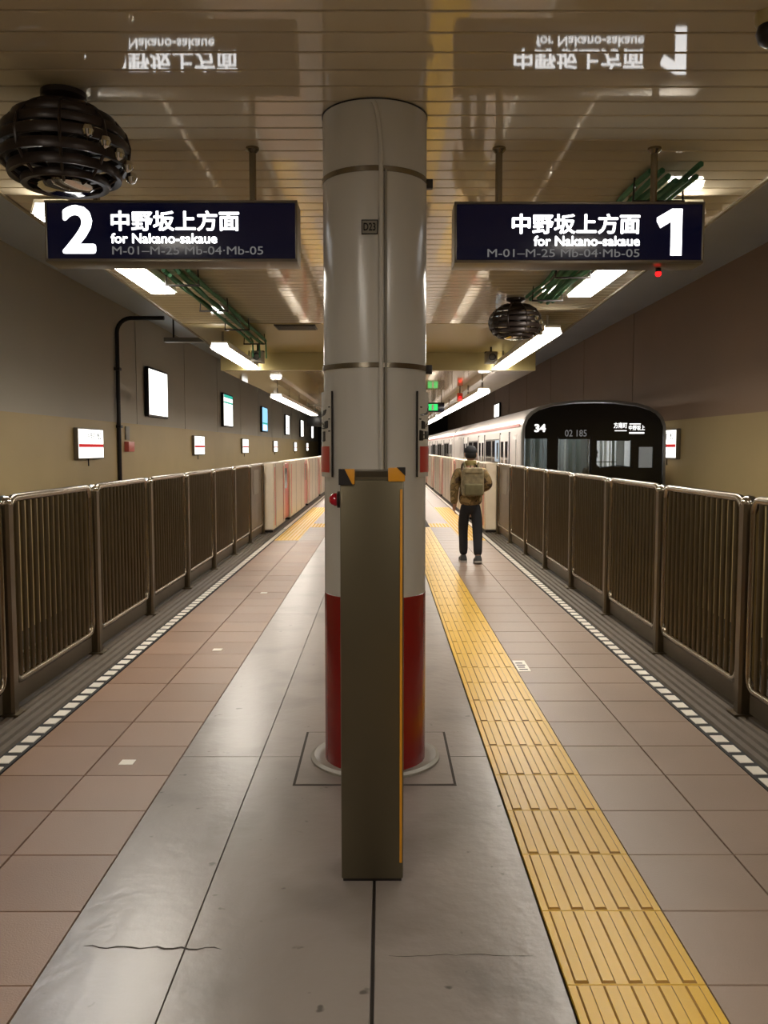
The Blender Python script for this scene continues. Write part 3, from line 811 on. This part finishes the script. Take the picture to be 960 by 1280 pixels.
# security cameras and small ceiling fittings
def security_camera(x, y, z, label, s):
    t = thing('security_camera', label, 'camera', (x, y, z), 'boxed cameras near the ceiling step')
    b = MB(); b.tube([(0, 0, .08), (0, 0, CEIL - z - .004)], .016, 8); b.build('drop_rod', M['dark'], t)
    o = bbox('body', -.085, .085, -.16, .16, -.08, .085, M['grey'], t, .01)
    b = MB(); b.lathe([(0, -.02), (.055, -.02), (.055, .03), (.045, .03), (.04, 0)], seg=16); l = b.build('lens_hood', M['black'], t, smooth=True)
    l.location = (0, -.165, 0); l.rotation_euler = (PI / 2, 0, 0)
    bbox('bracket', -.10, .10, -.05, .05, .08, .10, M['dark'], t, .004)
    return t
security_camera(1.72, 13.9, 3.0, 'boxed camera hanging right of column by the ceiling step', 1)
security_camera(-1.93, 13.6, 2.98, 'boxed camera hanging left of column at the cable end', -1)
dc = thing('dome_camera', 'dark dome camera at the top right corner of the ceiling', 'camera', (1.44, 3.33, CEIL))
b = MB(); b.lathe([(0, 0), (.062, 0), (.062, -.03), (.050, -.045)], seg=20); b.build('mount', M['panel'], dc, smooth=True)
b = MB(); b.lathe([(.048, -.04), (.056, -.07), (.046, -.10), (.022, -.118), (0, -.122)], seg=20); b.build('dome', M['red_lens' if False else 'black'], dc, smooth=True)
# exit sign far along the platform
gs = thing('exit_sign', 'dark hanging sign with green lit symbol far along the right side', 'sign', (1.29, 22.0, 2.48))
bbox('case', -.28, .27, -.06, .06, 0, .24, M['sign_black'], gs, .006)
b = MB(); b.box(-.15, .10, -.065, -.061, .04, .20); lp = b.build('lit_panel', M['green_lit'], gs)
b = MB(); b.box(-.05, .0, -.067, -.065, .05, .19); b.build('symbol_print', M['white'], lp)
for e in (-1, 1):
    b = MB(); b.tube([(e * .2, 0, .24), (e * .2, 0, CEILB - 2.48 - .003)], .012, 6); b.build('hanger', M['dark'], gs)
rl2 = thing('warning_lamp', 'small red lamp under the lower ceiling by the strip light', 'lamp', (1.73, 19.5, 2.72))
bbox('body', -.06, .06, -.05, .05, -.10, .08, M['gate_red'], rl2, .01)
b = MB(); b.lathe([(.03, 0), (.028, .03), (0, .04)], seg=12); l = b.build('lens', M['red_led'], rl2, smooth=True); l.location = (0, -.05, -.02); l.rotation_euler = (PI / 2, 0, 0)
b = MB(); b.tube([(0, 0, .07), (0, 0, CEILB - 2.72 - .001)], .012, 6); b.build('drop_rod', M['dark'], rl2)
hm = thing('platform_monitor', 'dark monitor box hanging at the far left', 'monitor', (-2.3, 30.0, 2.32))
bbox('screen_case', -.28, .28, -.2, .2, 0, .42, M['black'], hm, .01)
b = MB(); b.tube([(0, 0, .42), (0, 0, CEILB - 2.32)], .02, 6); b.build('drop_rod', M['dark'], hm)

# ------------------------------------------------------------------ train
TX, TF, TE = 4.08, 16.8, 66.0
tn = thing('subway_train', 'silver subway train with black front stopped at the right platform', 'train', (TX, TF, -1.10))
ZO = 1.10
half = [(1.39, -.95), (1.39, 1.86), (1.375, 2.03), (1.32, 2.17), (1.22, 2.28), (1.05, 2.375), (.80, 2.445), (.4, 2.49), (0, 2.50)]
prof = [(x, z + ZO) for x, z in half] + [(-x, z + ZO) for x, z in half[-2::-1]]
def shell(y0, y1, name, m, inset=.06):
    b = MB(); n = len(prof)
    inn = [(x * (1 - inset / 1.39), z - (inset if z > 1 else 0)) for x, z in prof]
    vs = [(x, y0, z) for x, z in prof] + [(x, y1, z) for x, z in prof] + [(x, y0, z) for x, z in inn] + [(x, y1, z) for x, z in inn]
    fs = []
    for i in range(n - 1):
        fs += [(i, i + 1, n + i + 1, n + i), (2*n + i, 3*n + i, 3*n + i + 1, 2*n + i + 1), (i, 2*n + i, 2*n + i + 1, i + 1), (n + i, n + i + 1, 3*n + i + 1, 3*n + i)]
    b.add(vs, fs); return b.build(name, m, tn, smooth=True, angle=30)
CARL = 16.2
for c_ in range(3):
    ya = c_ * CARL; yb = ya + CARL - .35
    body = shell(ya + (.12 if c_ == 0 else 0), yb, 'car_body', M['train'])
    b = MB(); b.box(-1.33, 1.33, ya + .12, yb, .05, .20); b.build('car_floor', M['dark'], body)
    if c_ < 2:
        b = MB(); b.box(-1.0, 1.0, yb, yb + .35, .2, 3.3); b.build('gangway', M['black'], body)
    b = MB(); b.box(-1.396, -1.388, ya + .3, yb, 2.02, 2.10); b.build('colour_band', M['train_pink'], body)
    b = MB(); b.box(-1.396, -1.388, ya + .3, yb, 3.10, 3.16); b.build('colour_band', M['train_pink'], body)
    # doors and windows on the platform side
    first = 2.35 if c_ == 0 else 1.3
    dy = [first + ya + k * 4.45 for k in range(4) if first + k * 4.45 < CARL - 1.2]
    for d in dy:
        dr = bbox('door', -1.400, -1.385, d - .66, d + .66, 1.12, 2.98, M['train'], body, .003)
        b = MB()
        for e in (-.71, .71): b.box(-1.402, -1.38, d + e - .05, d + e + .05, 1.12, 3.02)
        b.build('door_edge', M['black'], dr)
        b = MB()
        for e in (-.33, .33): b.box(-1.4025, -1.398, d + e - .20, d + e + .20, 1.95, 2.82)
        b.build('door_window', M['train_window'], dr)
    for i in range(len(dy) - 1):
        wm = (dy[i] + dy[i + 1]) / 2
        for e in (-.66, .66):
            b = MB(); b.box(-1.397, -1.388, wm + e - .56, wm + e + .56, 1.95, 2.85); w_ = b.build('side_window', M['train_window'], body)
            b = MB()
            for q in ((wm + e - .60, wm + e - .56, 1.91, 2.89), (wm + e + .56, wm + e + .60, 1.91, 2.89), (wm + e - .56, wm + e + .56, 1.91, 1.95), (wm + e - .56, wm + e + .56, 2.85, 2.89)): b.box(-1.400, -1.388, *q)
            b.build('window_frame', M['train_rim'], w_)
# cab side door with sticker
bbox('cab_door', -1.402, -1.386, .55, 1.15, 1.12, 2.96, M['train'], tn, .003)
b = MB(); b.box(-1.404, -1.400, .62, .70, 2.0, 2.85); b.build('cab_door_handle', M['grey'], tn)
b = MB(); b.box(-1.4035, -1.398, 3.2, 3.9, 2.36, 2.86); tag(b.build('side_notice', M['blue_sticker'], tn), 'pale blue notice')
b = MB(); b.box(-1.404, -1.400, 3.35, 3.6, 2.42, 2.80); b.build('side_notice_print', M['sign_black'], tn)
# black front mask with window openings
front = shell(-.02, .14, 'front_rim', M['train_rim'], .045)
def arch(x):
    ax = abs(x)
    P = half[::-1]
    for (xa, za), (xb, zb) in zip(P[:-1], P[1:]):
        if xa <= ax <= xb and xb > xa: return za + (zb - za) * (ax - xa) / (xb - xa) + ZO
    return half[1][1] + ZO
holes = [(-1.345, -.90, 2.25, 2.86), (-.685, -.075, 1.75, 2.85), (.06, .72, 2.32, 2.82), (.875, 1.15, 2.30, 2.70)]
xs = sorted({-1.33, 1.33} | {q for h in holes for q in (h[0], h[1]) if abs(q) < 1.33} | {-1.33 + k * .133 for k in range(21)})
b = MB()
for xa, xb in zip(xs[:-1], xs[1:]):
    xm = (xa + xb) / 2
    hs = [h for h in holes if h[0] - 1e-6 <= xm <= h[1]]
    ztop = (arch(xa) - .065, arch(xb) - .065)
    def col_(za, zb0, zb1):
        b.add([(xa,.0,za),(xb,.0,za),(xb,.0,zb1),(xa,.0,zb0),(xa,.05,za),(xb,.05,za),(xb,.05,zb1),(xa,.05,zb0)],
              [(0,1,2,3),(5,4,7,6),(0,4,5,1),(3,2,6,7),(1,5,6,2),(0,3,7,4)])
    if hs: col_(.2, hs[0][2], hs[0][2]); col_(hs[0][3], *ztop)
    else: col_(.2, *ztop)
fm = b.build('front_mask', M['train_black'], tn)
for h in holes:
    b = MB(); b.box(max(h[0], -1.32), h[1], .02, .03, h[2], h[3]); b.build('front_window', M['glass'], fm)
b = MB(); b.box(-.71, -.06, -.012, .0, 1.0, 1.03); b.box(-.71, -.69, -.012, .0, .4, 2.9); b.box(-.06, -.04, -.012, 0, .4, 2.9); b.build('front_door_frame', M['dark'], fm)
for xx in (-.98, .98):
    b = MB(); b.lathe([(0, 0), (.09, 0), (.09, .02), (.10, .02), (.10, -.02)], seg=20); l = b.build('headlamp', M['white'], fm, smooth=True); l.location = (xx, -.01, 1.75); l.rotation_euler = (PI / 2, 0, 0)
b = MB(); b.tube([(.12, -.03, 2.30), (.45, -.035, 2.34), (.75, -.03, 2.31)], .010, 6); b.build('wiper', M['black'], fm)
y = -.003
text_mesh('unit_number', '34', .1, M['glow_lo'], fm, bold=.004, width=.22, height=.155, origin=(-1.15, y, 2.985), depth=.001)
text_mesh('car_number', '02 185', .1, M['glow_grey'], fm, bold=.001, width=.42, height=.13, origin=(-.56, y, 2.90), depth=.001)
text_mesh('destination', '方南町', .1, M['glow_lo'], fm, bold=.001, width=.26, height=.11, origin=(.38, y, 3.06), depth=.001)
text_mesh('destination', '中野坂上', .1, M['glow_lo'], fm, bold=.001, width=.31, height=.10, origin=(.67, y, 3.02), depth=.001)
b = MB(); b.box(.40, .63, y - .001, y, 3.005, 3.02); b.box(.68, .97, y - .001, y, 2.955, 2.985); b.box(.68, .90, y - .001, y, 3.135, 3.15); b.build('destination_print', M['glow_lo'], fm)
# interior seen through the front glass: cab bulkhead with door, posts and passengers' car light
yb_ = 1.75
def inn(name, x0, x1, y0, y1, z0, z1, m): return bbox(name, x0, x1, y0, y1, z0, z1, m, fm, .004)
inn('bulkhead', -1.32, -.72, yb_, yb_ + .04, .2, 2.2, M['dark'])
for k, (x0, x1, mm) in enumerate(((-1.30, -1.20, 'train_in2'), (-1.15, -1.12, 'train_in'), (-1.08, -.98, 'train_in2'), (-.93, -.90, 'train_in'), (-.72, -.62, 'train_in'), (-.60, -.57, 'white'), (-.54, -.48, 'train_in'), (-.46, -.42, 'white'), (-.36, -.26, 'train_in2'), (-.22, -.12, 'train_in2'), (.30, .36, 'train_in'), (.40, .46, 'white'), (.49, .52, 'white'), (.56, .62, 'train_in2'), (.66, .84, 'train_in'), (.94, .97, 'train_in2'), (1.00, 1.04, 'white'), (1.08, 1.12, 'train_in2'), (1.15, 1.18, 'train_in'))):
    x0 += .27; x1 += .27
    if x0 > 1.24: continue
    inn('partition_panel', x0, min(x1, 1.28), yb_ + .05 * (k % 3), yb_ + .03 + .05 * (k % 3), .2, 3.2, M[mm])
inn('control_desk', .06, 1.28, .30, .70, 1.6, 2.24, M['dark'])
inn('grab_rail', .30, .85, 1.5, 1.53, 2.38, 2.40, M['black'])
inn('rear_wall', -1.3, 1.3, 6.0, 6.05, .2, 3.3, M['train_deep'])
b = MB(); b.box(-.75, -.45, 2.2, 5.8, 3.16, 3.20); b.build('car_lamp', M['train_lamp'], fm)
b = MB(); b.box(.25, .75, 2.2, 5.8, 3.16, 3.20); b.build('car_lamp', M['train_lamp'], fm)
b = MB(); b.box(-.45, .6, .9, 1.1, 3.22, 3.24); b.build('cab_lamp', M['train_lamp'], fm)

# ------------------------------------------------------------------ people
def skin_mesh(name, verts, edges, radii, m, sub=2, root=0):
    me = bpy.data.meshes.new(name + '_sk'); me.from_pydata(verts, edges, [])
    bm = bmesh.new(); bm.from_mesh(me); lay = bm.verts.layers.skin.verify(); bm.verts.ensure_lookup_table()
    for i, v in enumerate(bm.verts):
        r = radii[i]; v[lay].radius = r if isinstance(r, tuple) else (r, r); v[lay].use_root = (i == root)
    bm.to_mesh(me); bm.free()
    o = bpy.data.objects.new(name + '_sk', me); C.objects.link(o)
    md = o.modifiers.new('skin', 'SKIN'); md.use_smooth_shade = True; md.branch_smoothing = 0.6
    ss = o.modifiers.new('sub', 'SUBSURF'); ss.levels = sub; ss.render_levels = sub
    dg = bpy.context.evaluated_depsgraph_get(); dg.update()
    out = bpy.data.meshes.new_from_object(o.evaluated_get(dg)); out.name = name
    bpy.data.objects.remove(o); bpy.data.meshes.remove(me)
    out.materials.clear(); out.materials.append(m)
    for p in out.polygons: p.use_smooth = True; p.material_index = 0
    return out

def ellipsoid(b, c, r, seg=16, rings=10, zmin=-1.0, mi=0):
    prof = []
    vs = []; fs = []
    n = seg
    for i in range(rings + 1):
        a = -PI / 2 + PI * i / rings
        zz = max(math.sin(a), zmin)
        rr = math.cos(a)
        for k in range(n):
            vs.append((c[0] + r[0] * rr * math.cos(2 * PI * k / n), c[1] + r[1] * rr * math.sin(2 * PI * k / n), c[2] + r[2] * zz))
    for i in range(rings):
        for k in range(n): fs.append((i * n + k, i * n + (k + 1) % n, (i + 1) * n + (k + 1) % n, (i + 1) * n + k))
    b.add(vs, fs, mi)

# walking man, seen from behind, facing +y
P = thing('person', 'man in camouflage jacket, dark cap and backpack walking away', 'person', (1.215, 11.95, 0), rz=math.radians(2))
# body: one continuous figure (pelvis root)
V = [(0,0,.80),(0,.0,.90),(0,-.01,1.08),(0,-.01,1.24),(0,.0,1.32),(0,.015,1.385),(0,.025,1.44),
     (-.17,-.0,1.27),(-.215,-.01,1.03),(-.215,.03,.82),(-.215,.045,.76),            # left arm hanging
     (.17,.0,1.27),(.235,-.03,1.05),(.17,.17,1.00),(.13,.21,1.00),                  # right arm bent forward
     (-.085,.02,.74),(-.085,.09,.44),(-.085,.055,.10),(-.085,.16,.045),             # left leg (forward)
     (.085,.0,.74),(.09,-.06,.44),(.085,-.17,.10),(.085,-.07,.04)]                  # right leg (trailing)
Ed = [(0,1),(1,2),(2,3),(3,4),(4,5),(5,6),(3,7),(7,8),(8,9),(9,10),(3,11),(11,12),(12,13),(13,14),(0,15),(15,16),(16,17),(17,18),(0,19),(19,20),(20,21),(21,22)]
Rd = [.10,.11,.12,.12,.06,.05,.05,.05,.042,.03,.026,.05,.042,.03,.026,.075,.055,.035,.03,.075,.055,.035,.03]
bmesh_ = skin_mesh('body', V, Ed, Rd, M['skin'], 2)
link('body', bmesh_, P)
# head with face, on the neck
b = MB(); ellipsoid(b, (0, .03, 1.50), (.074, .092, .108))
ellipsoid(b, (0, .122, 1.485), (.012, .016, .02), 8, 6)                 # nose
ellipsoid(b, (-.077, .025, 1.49), (.014, .025, .034), 8, 6); ellipsoid(b, (.077, .025, 1.49), (.014, .025, .034), 8, 6)
ellipsoid(b, (0, .112, 1.445), (.026, .008, .008), 8, 6)
hd = b.build('head', M['skin'], P, smooth=True)
b = MB()
for e in (-1, 1): ellipsoid(b, (e * .03, .112, 1.51), (.012, .008, .007), 8, 6)
b.build('eyes', M['black'], hd, smooth=True)
b = MB(); ellipsoid(b, (0, .014, 1.498), (.081, .088, .100), 18, 12, -.62); b.build('hair', M['hair'], hd, smooth=True)
b = MB(); ellipsoid(b, (0, .022, 1.535), (.090, .103, .082), 20, 10, -.22)
b.prism([(-.075, .10), (-.06, .17), (0, .19), (.06, .17), (.075, .10)], 'z', 1.518, 1.526)
b.build('cap', M['cap'], P, smooth=True)
# jacket: torso and sleeves
JV = [(0,0,.765),(0,-.0,.90),(0,-.015,1.08),(0,-.01,1.22),(0,.0,1.31),(0,.01,1.355),
      (-.175,0,1.265),(-.225,-.01,1.06),(-.225,.03,.80),(.175,0,1.265),(.245,-.03,1.06),(.165,.165,1.00)]
JE = [(0,1),(1,2),(2,3),(3,4),(4,5),(3,6),(6,7),(7,8),(3,9),(9,10),(10,11)]
JR = [(.172,.132),(.180,.135),(.185,.14),(.17,.13),(.09,.085),(.075,.075),.085,.072,.052,.085,.075,.052]
link('jacket', skin_mesh('jacket', JV, JE, JR, M['jacket'], 2), P)
b = MB(); b.lathe([(.068, 1.335), (.080, 1.36), (.078, 1.405), (.066, 1.41), (.064, 1.35)], 0, .015, 18); b.build('collar', M['collar'], P, smooth=True)
# trousers
TV = [(0,0,.80),(0,0,.88),(-.092,.015,.72),(-.088,.085,.44),(-.085,.062,.20),(-.085,.055,.085),(.092,0,.72),(.092,-.055,.44),(.088,-.13,.20),(.085,-.155,.095)]
TE_ = [(0,1),(0,2),(2,3),(3,4),(4,5),(0,6),(6,7),(7,8),(8,9)]
TR = [(.135,.11),(.14,.11),.092,.072,.066,.062,.092,.074,.066,.062]
link('trousers', skin_mesh('trousers', TV, TE_, TR, M['trousers'], 2), P)
# shoes
for (x, y, z, tilt) in ((-.088, .075, 0, 0), (.088, -.145, .012, .12)):
    sh = MB(); pts = [(-.045,-.085),(-.05,.02),(-.048,.12),(-.03,.17),(.0,.182),(.03,.17),(.048,.12),(.05,.02),(.045,-.085),(.0,-.10)]
    n = len(pts); vs = [(p[0], p[1], .024) for p in pts] + [(p[0] * .95, p[1] * .96, .06 - max(0, p[1]) * .05) for p in pts] + [(p[0] * .70, -.02 + p[1] * .52, .10 if p[1] < .08 else .075) for p in pts]
    fs = [(i, (i + 1) % n, n + (i + 1) % n, n + i) for i in range(n)] + [(n + i, n + (i + 1) % n, 2*n + (i + 1) % n, 2*n + i) for i in range(n)] + [tuple(range(2*n, 3*n)), tuple(range(n - 1, -1, -1))]
    sh.add(vs, fs); so = sh.build('shoe', M['shoe'], P, smooth=True, angle=60); so.location = (x, y, z); so.rotation_euler = (-tilt, 0, 0)
    sl = MB(); sl.prism([(p[0] * 1.03, p[1] * 1.02) for p in pts], 'z', 0.0, .026); sl.build('sole', M['sole'], so)
# hands: palm and five fingers each, continuous
def hand(base, d, side, curl):
    d = Vector(d).normalized(); up = Vector((0, 1, 0)) if abs(d.z) > .7 else Vector((0, 0, 1))
    a = (up - d * up.dot(d)).normalized(); nrm = d.cross(a)
    base = Vector(base); vs = [base, base + d * .04, base + d * .075]; ed = [(0, 1), (1, 2)]; rd = [.022, (.030, .016), (.030, .016)]
    for k, (off, ln) in enumerate(((-.026, .058), (-.009, .07), (.009, .074), (.026, .066))):
        p0 = base + d * .078 + a * off; p1 = p0 + d * ln * .5 + nrm * side * curl * .5 * ln; p2 = p1 + d * ln * .3 + nrm * side * curl * ln * .8
        i = len(vs); vs += [p0, p1, p2]; ed += [(2, i), (i, i + 1), (i + 1, i + 2)]; rd += [.0095, .0088, .0075]
    i = len(vs); vs += [base + d * .03 + a * .034, base + d * .065 + a * .05 + nrm * side * .012, base + d * .09 + a * .05 + nrm * side * .02]
    ed += [(1, i), (i, i + 1), (i + 1, i + 2)]; rd += [.011, .0095, .008]
    return link('hand', skin_mesh('hand', [tuple(v) for v in vs], ed, rd, M['skin'], 1), P)
hand((-.222, .035, .80), (.0, .12, -1), 1, .45)
hand((.165, .17, 1.0), (-.55, .8, .05), -1, .5)
# backpack
bp = bbox('backpack', -.15, .15, -.28, -.115, .93, 1.30, M['pack'], P, .055, 4)
bbox('front_pocket', -.125, .125, -.325, -.25, .94, 1.10, M['pack_olive'], bp, .03, 3)
bbox('top_flap', -.125, .125, -.30, -.13, 1.235, 1.315, M['pack'], bp, .03, 3)
for e in (-1, 1):
    b = MB(); b.tube([(e * .085, -.14, 1.29), (e * .10, -.05, 1.375), (e * .11, .06, 1.345), (e * .115, .15, 1.2), (e * .13, .12, 1.05), (e * .13, -.12, .98)], .016, 6); b.build('strap', M['pack_olive'], bp, smooth=True)
b = MB(); b.tube([(-.03, -.16, 1.31), (-.02, -.17, 1.345), (.02, -.17, 1.345), (.03, -.16, 1.31)], .008, 6); b.build('handle', M['pack_olive'], bp, smooth=True)

# driver in the cab, seen only through the glass
D = thing('person', 'dark-uniformed driver seated behind the train front window', 'person', (4.28, 17.62, -.90))
DV = [(0,0,1.55),(0,0,1.75),(0,0,1.98),(0,.0,2.14),(0,-.01,2.24),(-.17,0,2.06),(-.21,-.06,1.82),(-.15,-.25,1.78),(.17,0,2.06),(.21,-.06,1.82),(.15,-.25,1.78),(-.1,-.02,1.52),(-.1,-.36,1.50),(-.1,-.36,1.12),(.1,-.02,1.52),(.1,-.36,1.50),(.1,-.36,1.12)]
DE = [(0,1),(1,2),(2,3),(3,4),(2,5),(5,6),(6,7),(2,8),(8,9),(9,10),(0,11),(11,12),(12,13),(0,14),(14,15),(15,16)]
DR = [(.15,.11),(.15,.11),(.15,.11),.07,.055,.07,.055,.04,.07,.055,.04,.09,.075,.06,.09,.075,.06]
link('uniform', skin_mesh('uniform', DV, DE, DR, M['trousers'], 1), D)
b = MB(); ellipsoid(b, (0, -.02, 2.34), (.072, .09, .105)); ellipsoid(b, (0, -.11, 2.33), (.012, .016, .02), 8, 6); h_ = b.build('head', M['skin'], D, smooth=True)
b = MB()
for e in (-1, 1): ellipsoid(b, (e * .03, -.098, 2.36), (.012, .008, .007), 8, 6)
b.build('eyes', M['black'], h_, smooth=True)
b = MB(); ellipsoid(b, (0, -.015, 2.39), (.085, .10, .07), 16, 8, -.3); b.prism([(-.07, -.09), (-.05, -.15), (.05, -.15), (.07, -.09)], 'z', 2.372, 2.38); b.build('cap', M['cap'], D, smooth=True)
bbox('seat', -.24, .24, -.12, .30, 0, .42 + 1.0, M['dark'], D, .03)
